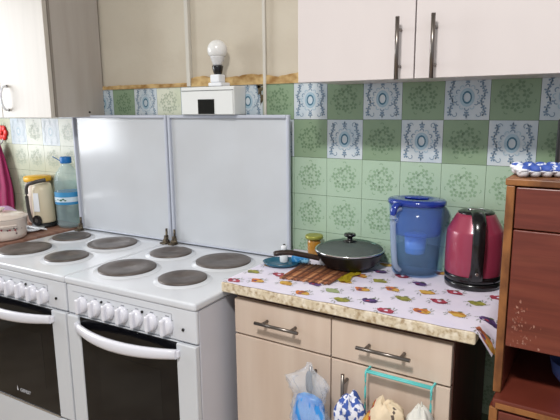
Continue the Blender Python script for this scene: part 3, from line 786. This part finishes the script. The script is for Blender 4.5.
def lump_cloth(name, mats, cx, w, ztop, zbot, label, seed, depth=.03, stripes=None, y0=-.425, ridge=None):
    """a cloth folded over the rail: puffed folds hanging in front, closed volume"""
    bm = B(); nu, nv = 40, 26
    rings = []
    for j in range(nv+1):
        t = j/nv
        z = ztop-(ztop-zbot)*t
        ring = []
        for i in range(nu):
            a = 2*PI*i/nu
            taper = math.sin(min(1, t*4.5+.05)*PI/2)**.45
            f = 1+.10*math.sin(a*5+seed+t*2)+.22*noise.noise(Vector((math.cos(a)*2+seed, math.sin(a)*2, t*4)))+.16*noise.noise(Vector((math.cos(a)*5+seed, math.sin(a)*5, t*11)))
            x = cx+w*.5*f*taper*math.cos(a)*(1+.1*t)
            y = y0+depth*.5*f*taper*math.sin(a)*(1+.15*math.sin(t*9+seed))
            zz = z+(.006+.016*(1-t)**3)*noise.noise(Vector((math.cos(a)*2.5, seed, t*3)))+(ridge(x-cx) if ridge else 0)
            y = min(y, -.3835)
            ring.append(bm.verts.new((x, y, zz)))
        rings.append(ring)
    for a_, b_ in zip(rings, rings[1:]):
        for i in range(nu):
            f = bm.faces.new((a_[i], a_[(i+1) % nu], b_[(i+1) % nu], b_[i])); f.smooth = True
            if stripes:
                xx = sum(v_.co.x for v_ in f.verts)/4-cx
                for s0, s1, mi in stripes:
                    if s0 < xx < s1: f.material_index = mi
    bm.faces.new(rings[0]); bm.faces.new(rings[-1])
    return tag(obj(name, bm, mats), label, 'towel', 'cloths on the towel rail')
lump_cloth('kitchen_towel', ['towelblue'], .400, .072, .672, .50, 'white cloth with blue print hanging at the left of the turquoise rail', 1.2, .06, ridge=lambda d: -.25*d if d > 0 else .1*d)
lump_cloth('kitchen_towel', ['towelbeige', 'stripe_r', 'stripe_o', 'stripe_d'], .486, .088, .684, .49, 'beige striped cloth hanging in the middle of the turquoise rail', 3.1, .066,
           stripes=((-.034, -.029, 1), (-.046, -.034, 2), (.024, .029, 3)), ridge=lambda d: .12*d)
lump_cloth('kitchen_towel', ['towelwhite'], .566, .056, .694, .52, 'plain off-white cloth bunched at the right of the turquoise rail', 5.3, .058)

# plastic bag on the left door handle
bg = thing('plastic_bag', 'clear crumpled plastic bag with a blue bag inside hanging on a cabinet handle', 'bag', (.293, -.43, .722)); bg.scale = (1.15, 1, 1)
def crumple(bm_, prof, seed, amp, n=34, sy=.5):
    rings = []
    for r_, z in prof:
        ring = []
        for k in range(n):
            a = 2*PI*k/n
            f = 1+amp*noise.noise(Vector((math.cos(a)*2.6+seed, math.sin(a)*2.6, z*46)))+amp*.5*noise.noise(Vector((math.cos(a)*7, math.sin(a)*7+seed, z*90)))
            ring.append(bm_.verts.new((r_*f*math.cos(a), min(r_*f*sy*math.sin(a), .045), z+amp*.012*noise.noise(Vector((a*2, z*30, seed))))))
        rings.append(ring)
    for a_, b_ in zip(rings, rings[1:]):
        for k in range(n):
            bm_.faces.new((a_[k], a_[(k+1) % n], b_[(k+1) % n], b_[k])).smooth = True
    bm_.faces.new(rings[0]); bm_.faces.new(rings[-1])
bm = B()
prof = [(.006, .008), (.009, -.004), (.018, -.014), (.032, -.024), (.042, -.036), (.045, -.050), (.041, -.064), (.034, -.076), (.032, -.086), (.036, -.098), (.041, -.115), (.043, -.14), (.044, -.18), (.04, -.21), (.02, -.225)]
crumple(bm, prof, 2.2, .55)
obj('outer_bag', bm, 'bag', bg)
bm = B(); crumple(bm, [(.014, -.074), (.027, -.082), (.032, -.095), (.037, -.12), (.039, -.15), (.038, -.19), (.02, -.21)], 4.4, .22); obj('blue_inner_bag', bm, 'bagblue', bg)
bm = B(); crumple(bm, [(.003, -.012), (.006, -.02), (.007, -.035), (.008, -.05), (.007, -.06), (.004, -.066)], 7.4, .35); obj('dark_contents', bm, 'bagdark', bg)

# ------------------------------------------------------------ left counter and what stands on it
bm = B(); bx(bm, -1.75, -1.022, -.47, -.004, .825, .853, bev=.003)
lcn = thing('side_counter', 'brown counter left of the stoves carrying pot and bottle', 'counter', (-1.4, -.25, 0))
bmesh.ops.translate(bm, verts=bm.verts[:], vec=(1.4, .25, 0)); obj('counter_top', bm, 'brownboard', lcn)
bm = B(); bx(bm, -.35, .375, -.2, .24, .05, .824); obj('carcass', bm, 'darkside', lcn)
bm = B(); bx(bm, -.345, .37, -.17, .23, 0, .05); obj('plinth', bm, 'gap', lcn)
bm = B(); bx(bm, -.35, .0, -.2165, -.2005, .08, .815, bev=.002); obj('door', bm, 'birch', lcn)
bm = B(); bx(bm, .003, .375, -.2165, -.2005, .08, .815, bev=.002); obj('door', bm, 'birch', lcn)
ZL = .8535
PTX, PTY = -1.124, -.335
pt = thing('cooking_pot', 'cream enamel pot with small red flower print beside the left stove', 'pot', (PTX, PTY, ZL))
bm = B(); lathe(bm, [(0, 0), (.080, 0), (.088, .004), (.092, .02), (.094, .075), (.097, .079), (.094, .081), (.090, .075), (.086, .012), (0, .006)], n=48); pb = obj('pot_body', bm, 'pot', pt)
bm = B(); rs = random.Random(4)
for k in range(26):
    a = -PI/2+rs.uniform(-1.3, 1.9); z = .04+rs.gauss(0, .007); R_ = .0938
    c = Vector((R_*math.cos(a), R_*math.sin(a), z)); tv = Vector((-math.sin(a), math.cos(a), 0)); s = rs.uniform(.0016, .004)
    ps = [c+tv*s*math.cos(q)+Vector((0, 0, s*math.sin(q))) for q in [2*PI*i/7 for i in range(7)]]
    poly(bm, ps, 0 if k % 2 else 1)
obj('flower_print', bm, ['potflower', 'potleaf'], pb)
for sgn in (-1, 1):
    bm = B(); a = -.3; rr = .118 if sgn < 0 else .110
    d_ = Vector((math.cos(a), math.sin(a), 0))*sgn; e_ = Vector((-math.sin(a), math.cos(a), 0))
    tube(bm, spline([d_*.092+e_*.03+Vector((0, 0, .06)), d_*rr+e_*.024+Vector((0, 0, .062)), d_*rr-e_*.024+Vector((0, 0, .062)), d_*.092-e_*.03+Vector((0, 0, .06))], 6), .004, 8)
    obj('side_handle', bm, 'pot', pt)
pl = thing('pot_lid', 'cream enamel lid with round knob resting on the cream pot', 'lid', (PTX, PTY, ZL+.0815))
bm = B(); lathe(bm, [(.098, 0), (.099, .003), (.093, .006), (.085, .010), (.05, .018), (0, .021)], n=48); obj('lid_dome', bm, 'pot', pl)
bm = B(); lathe(bm, [(0, .0212), (.010, .0212), (.010, .026), (.020, .031), (.020, .035), (.012, .038), (0, .039)], n=24); obj('knob', bm, 'pot', pl)

bt = thing('water_bottle', 'large clear plastic water bottle with blue cap and blue label beside the left lid', 'bottle', (-1.062, -.066, ZL))
bm = B()
pr = [(0, .004), (.03, 0), (.048, .004), (.053, .014)]
z = .014
for k in range(4): pr += [(.053, z+.004), (.0505, z+.011), (.053, z+.018)]; z += .02
pr += [(.053, .098), (.0535, .102), (.0535, .152), (.053, .158), (.051, .165), (.053, .172), (.053, .198), (.050, .212), (.042, .230), (.030, .248), (.020, .258), (.017, .262), (.017, .268), (0, .268)]
lathe(bm, pr, n=40); obj('bottle_body', bm, 'bottle', bt)
bm = B(); lathe(bm, [(0, .006), (.045, .006), (.0495, .016), (.0495, .19), (0, .19)], n=36); obj('water', bm, 'water', bt)
bm = B(); lathe(bm, [(.0545, .101), (.0548, .103), (.0548, .150), (.0545, .152)], n=48); la = obj('bottle_label', bm, 'label', bt)
bm = B(); lathe(bm, [(.0551, .112), (.0551, .132)], n=48)
obj('label_band', bm, 'labelw', la)
bm = B()
for k, (a, z, s) in enumerate(((-1.25, .120, .007), (-1.05, .124, .006), (-.9, .119, .005), (-1.5, .122, .004), (-1.8, .118, .004))):
    c = Vector((.0554*math.cos(a), .0554*math.sin(a), z)); tv = Vector((-math.sin(a), math.cos(a), 0))
    poly(bm, [c+tv*s*math.cos(q)+Vector((0, 0, s*.6*math.sin(q))) for q in [2*PI*i/8 for i in range(8)]])
obj('label_print', bm, 'labelg', la)
bm = B(); lathe(bm, [(0, .2685), (.022, .2685), (.023, .272), (.023, .292), (.021, .295), (0, .295)], n=24)
cp = obj('cap', bm, 'bottlecap', bt)
bm = B(); tube(bm, spline([(-.020, -.004, .272), (-.034, -.016, .285), (-.046, -.028, .296)], 5), .0045, 8, flat=.4); obj('cap_strap', bm, 'bottlecap', cp)

ck = thing('electric_kettle', 'cream electric kettle with dark grey frame handle left of the water bottle', 'kettle', (-1.172, -.112, ZL)); ck.scale = (.86, .86, .98)
bm = B(); lathe(bm, [(0, .018), (.052, .018), (.055, .022), (.055, .03), (.050, .16), (.044, .182), (0, .190)], n=36, sx=.95, sy=.95); obj('kettle_body', bm, 'creamk', ck)
bm = B(); lathe(bm, [(0, 0), (.06, 0), (.062, .004), (.06, .0165), (0, .0172)], n=36); obj('power_base', bm, 'blackmatt', ck)
bm = B(); hd2 = Vector((.35, -.93, 0)).normalized(); s2 = Vector((.93, .35, 0)).normalized()
loop = [hd2*.056-s2*.042+Vector((0, 0, .178)), hd2*.056-s2*.046+Vector((0, 0, .10)), hd2*.058-s2*.034+Vector((0, 0, .04)), hd2*.062-s2*.008+Vector((0, 0, .024))]
tube(bm, spline([hd2*.03+s2*.045+Vector((0, 0, .205)), hd2*.056-s2*.0+Vector((0, 0, .196))]+loop, 7), .0085, 10)
obj('kettle_handle', bm, 'greyhandle', ck)
bm = B(); c0 = hd2*.058+s2*.004+Vector((0, 0, .034)); tube(bm, [c0, c0+hd2*.012], .022, 20)
kb = obj('round_dial', bm, 'black', ck)
bm = B(); tube(bm, [c0+hd2*.0122, c0+hd2*.014], .009, 16); obj('dial_cap', bm, 'greyhandle', kb)
bm = B()
q0 = hd2*.0545
for a in (0,): poly(bm, [q0-s2*.016+Vector((0, 0, .07)), q0+s2*.016+Vector((0, 0, .07)), q0+s2*.014+Vector((0, 0, .15)), q0-s2*.014+Vector((0, 0, .15))])
obj('water_gauge', bm, 'whiteplastic', ck)

yj = thing('storage_jar', 'pale jar with bright yellow lid standing behind the cream kettle', 'jar', (-1.272, -.062, ZL))
bm = B(); lathe(bm, [(0, 0), (.05, 0), (.053, .004), (.053, .165), (.047, .18), (0, .18)], n=36); obj('jar_body', bm, M['lilac'] if False else 'pot', yj)
bm = B(); lathe(bm, [(0, .1805), (.055, .1805), (.057, .184), (.057, .198), (.054, .202), (0, .204)], n=36); obj('jar_lid', bm, 'ylid', yj)
lb_ = B(); lathe(lb_, [(.072, 0), (.073, .003), (.064, .028), (.045, .052), (.030, .062), (.0, .064)], n=36)
tag(obj('bowl', lb_, 'lilac', None, (-1.435, -.14, ZL)), 'lilac plastic bowl turned upside down behind the cream pot', 'bowl')
mg = thing('mug', 'small lilac plastic mug between the lilac bowl and the cream kettle', 'mug', (-1.315, -.185, ZL))
bm = B(); lathe(bm, [(0, 0), (.026, 0), (.030, .003), (.033, .062), (.031, .062), (.028, .005), (0, .004)], n=30); obj('cup', bm, 'lilac', mg)
bm = B(); tube(bm, spline([(-.030, 0, .052), (-.05, 0, .045), (-.05, 0, .022), (-.029, 0, .014)], 6), .004, 8); obj('handle', bm, 'lilac', mg)
bm = B(); lathe(bm, [(0, 0), (.03, 0), (.052, .008), (.053, .010), (.03, .003), (0, .003)], n=36)
tag(obj('saucer', bm, 'whiteplastic', None, (-1.135, -.205, ZL)), 'white saucer on the brown counter in front of the cream kettle', 'saucer')
bm = B(); tube(bm, spline([(-1.165, -.195, ZL+.012), (-1.11, -.20, ZL+.014), (-1.05, -.19, ZL+.012)], 6), .0028, 8)
bmesh.ops.scale(bm, verts=bm.verts[:], vec=(1, 1, 1))
lathe(bm, [(0, ZL+.0085), (.012, ZL+.0095), (.014, ZL+.014), (.0, ZL+.012)], -1.172, -.196, 16)
tag(obj('spoon', bm, 'whiteplastic'), 'white plastic spoon laid across the saucer in front of the cream kettle', 'spoon')

# magenta towel on a red flower hook
hk = thing('wall_hook', 'red flower-shaped hook on the tiled wall at the left edge', 'hook', (-1.595, -.001, 1.235))
bm = B()
for k in range(6):
    a = 2*PI*k/6
    lathe(bm, [(0, 0), (.016, 0), (.018, .004), (.014, .008), (0, .010)], .02*math.cos(a), .02*math.sin(a), 14)
lathe(bm, [(0, .004), (.012, .006), (.010, .014), (0, .016)], 0, 0, 14)
bmesh.ops.rotate(bm, verts=bm.verts[:], matrix=Matrix.Rotation(PI/2, 3, 'X')); obj('flower', bm, 'red', hk)
bm = B(); tube(bm, spline([(0, -.003, -.02), (0, -.012, -.045), (0, -.028, -.05), (0, -.032, -.035)], 5), .0035, 8); obj('hook_arm', bm, 'whiteplastic', hk)
bm = B(); nu, nv = 50, 24; rings = []
for j in range(nv+1):
    t = j/nv; z = 1.185-.30*t; hw = .014+.060*min(1, t*1.5)**.7
    ring = []
    for i in range(nu):
        a = 2*PI*i/nu
        f = 1+.18*math.sin(a*7+t*1.5)*min(1, t*3)
        ring.append(bm.verts.new((-1.60+hw*f*math.cos(a), min(-.034+(.012+.012*t)*f*math.sin(a), -.003), z-.012*math.cos(a)*t+.004*math.sin(a*5))))
    rings.append(ring)
for a_, b_ in zip(rings, rings[1:]):
    for i in range(nu): bm.faces.new((a_[i], a_[(i+1) % nu], b_[(i+1) % nu], b_[i])).smooth = True
bm.faces.new(rings[0]); bm.faces.new(rings[-1])
tag(obj('towel', bm, 'pinktowel'), 'magenta towel hanging from the red flower hook at the left edge', 'towel')

# ------------------------------------------------------------ lights
lampx, lampy = .6, -1.75
cl_ = thing('ceiling_lamp', 'round white ceiling lamp in the middle of the kitchen', 'lamp', (lampx, lampy, 2.65))
bm = B(); lathe(bm, [(0, 0), (.16, 0), (.165, -.012), (.16, -.02), (0, -.02)], n=40); obj('lamp_base', bm, 'whiteplastic', cl_)
bm = B(); lathe(bm, [(.15, -.0205), (.145, -.045), (.11, -.07), (.05, -.082), (0, -.084)], n=40); obj('lamp_shade', bm, 'lampglass', cl_)
def area(name, loc, rot, sx, sy, e, colr, shape='RECTANGLE'):
    l = bpy.data.lights.new(name, 'AREA'); l.shape = shape; l.size = sx; l.size_y = sy; l.energy = e; l.color = colr
    o = bpy.data.objects.new(name, l); C.objects.link(o); o.location = loc; o.rotation_euler = rot; return o
area('lamp_light', (lampx, lampy, 2.55), (0, 0, 0), .26, .26, 55, (1, .975, .95), 'DISK')
area('window_daylight', (XL-.03, (WY0+WY1)/2, (WZ0+WZ1)/2), (0, -PI/2, 0), WZ1-WZ0-.12, WY1-WY0-.12, 34, (.93, .96, 1))

w = bpy.data.worlds.new('world'); sc.world = w; w.use_nodes = True
w.node_tree.nodes['Background'].inputs[0].default_value = (.86, .92, 1, 1)
w.node_tree.nodes['Background'].inputs[1].default_value = .62

# ------------------------------------------------------------ camera
Rm = [[0.8478067344916056, 0.5302128551043761, -0.009902991100979445], [0.09072843255609642, -0.16342235093751584, -0.9823754306475552], [-0.5224864519550666, 0.8319660230418796, -0.18665595095598916]]
cam = bpy.data.cameras.new('camera'); co = bpy.data.objects.new('camera', cam); C.objects.link(co)
rt, dn, fw = Vector(Rm[0]), Vector(Rm[1]), Vector(Rm[2])
mw = Matrix((rt, -dn, -fw)).transposed().to_4x4(); mw.translation = Vector((0.8877081396211168, -1.5024412893603891, 1.3424242401857056))
co.matrix_world = mw
cam.sensor_width = 36; cam.lens = 542.902/560*36; cam.clip_start = .02
sc.camera = co
sc.view_settings.view_transform = 'Standard'; sc.view_settings.look = 'None'
sc.view_settings.gamma = 1; sc.view_settings.exposure = 0
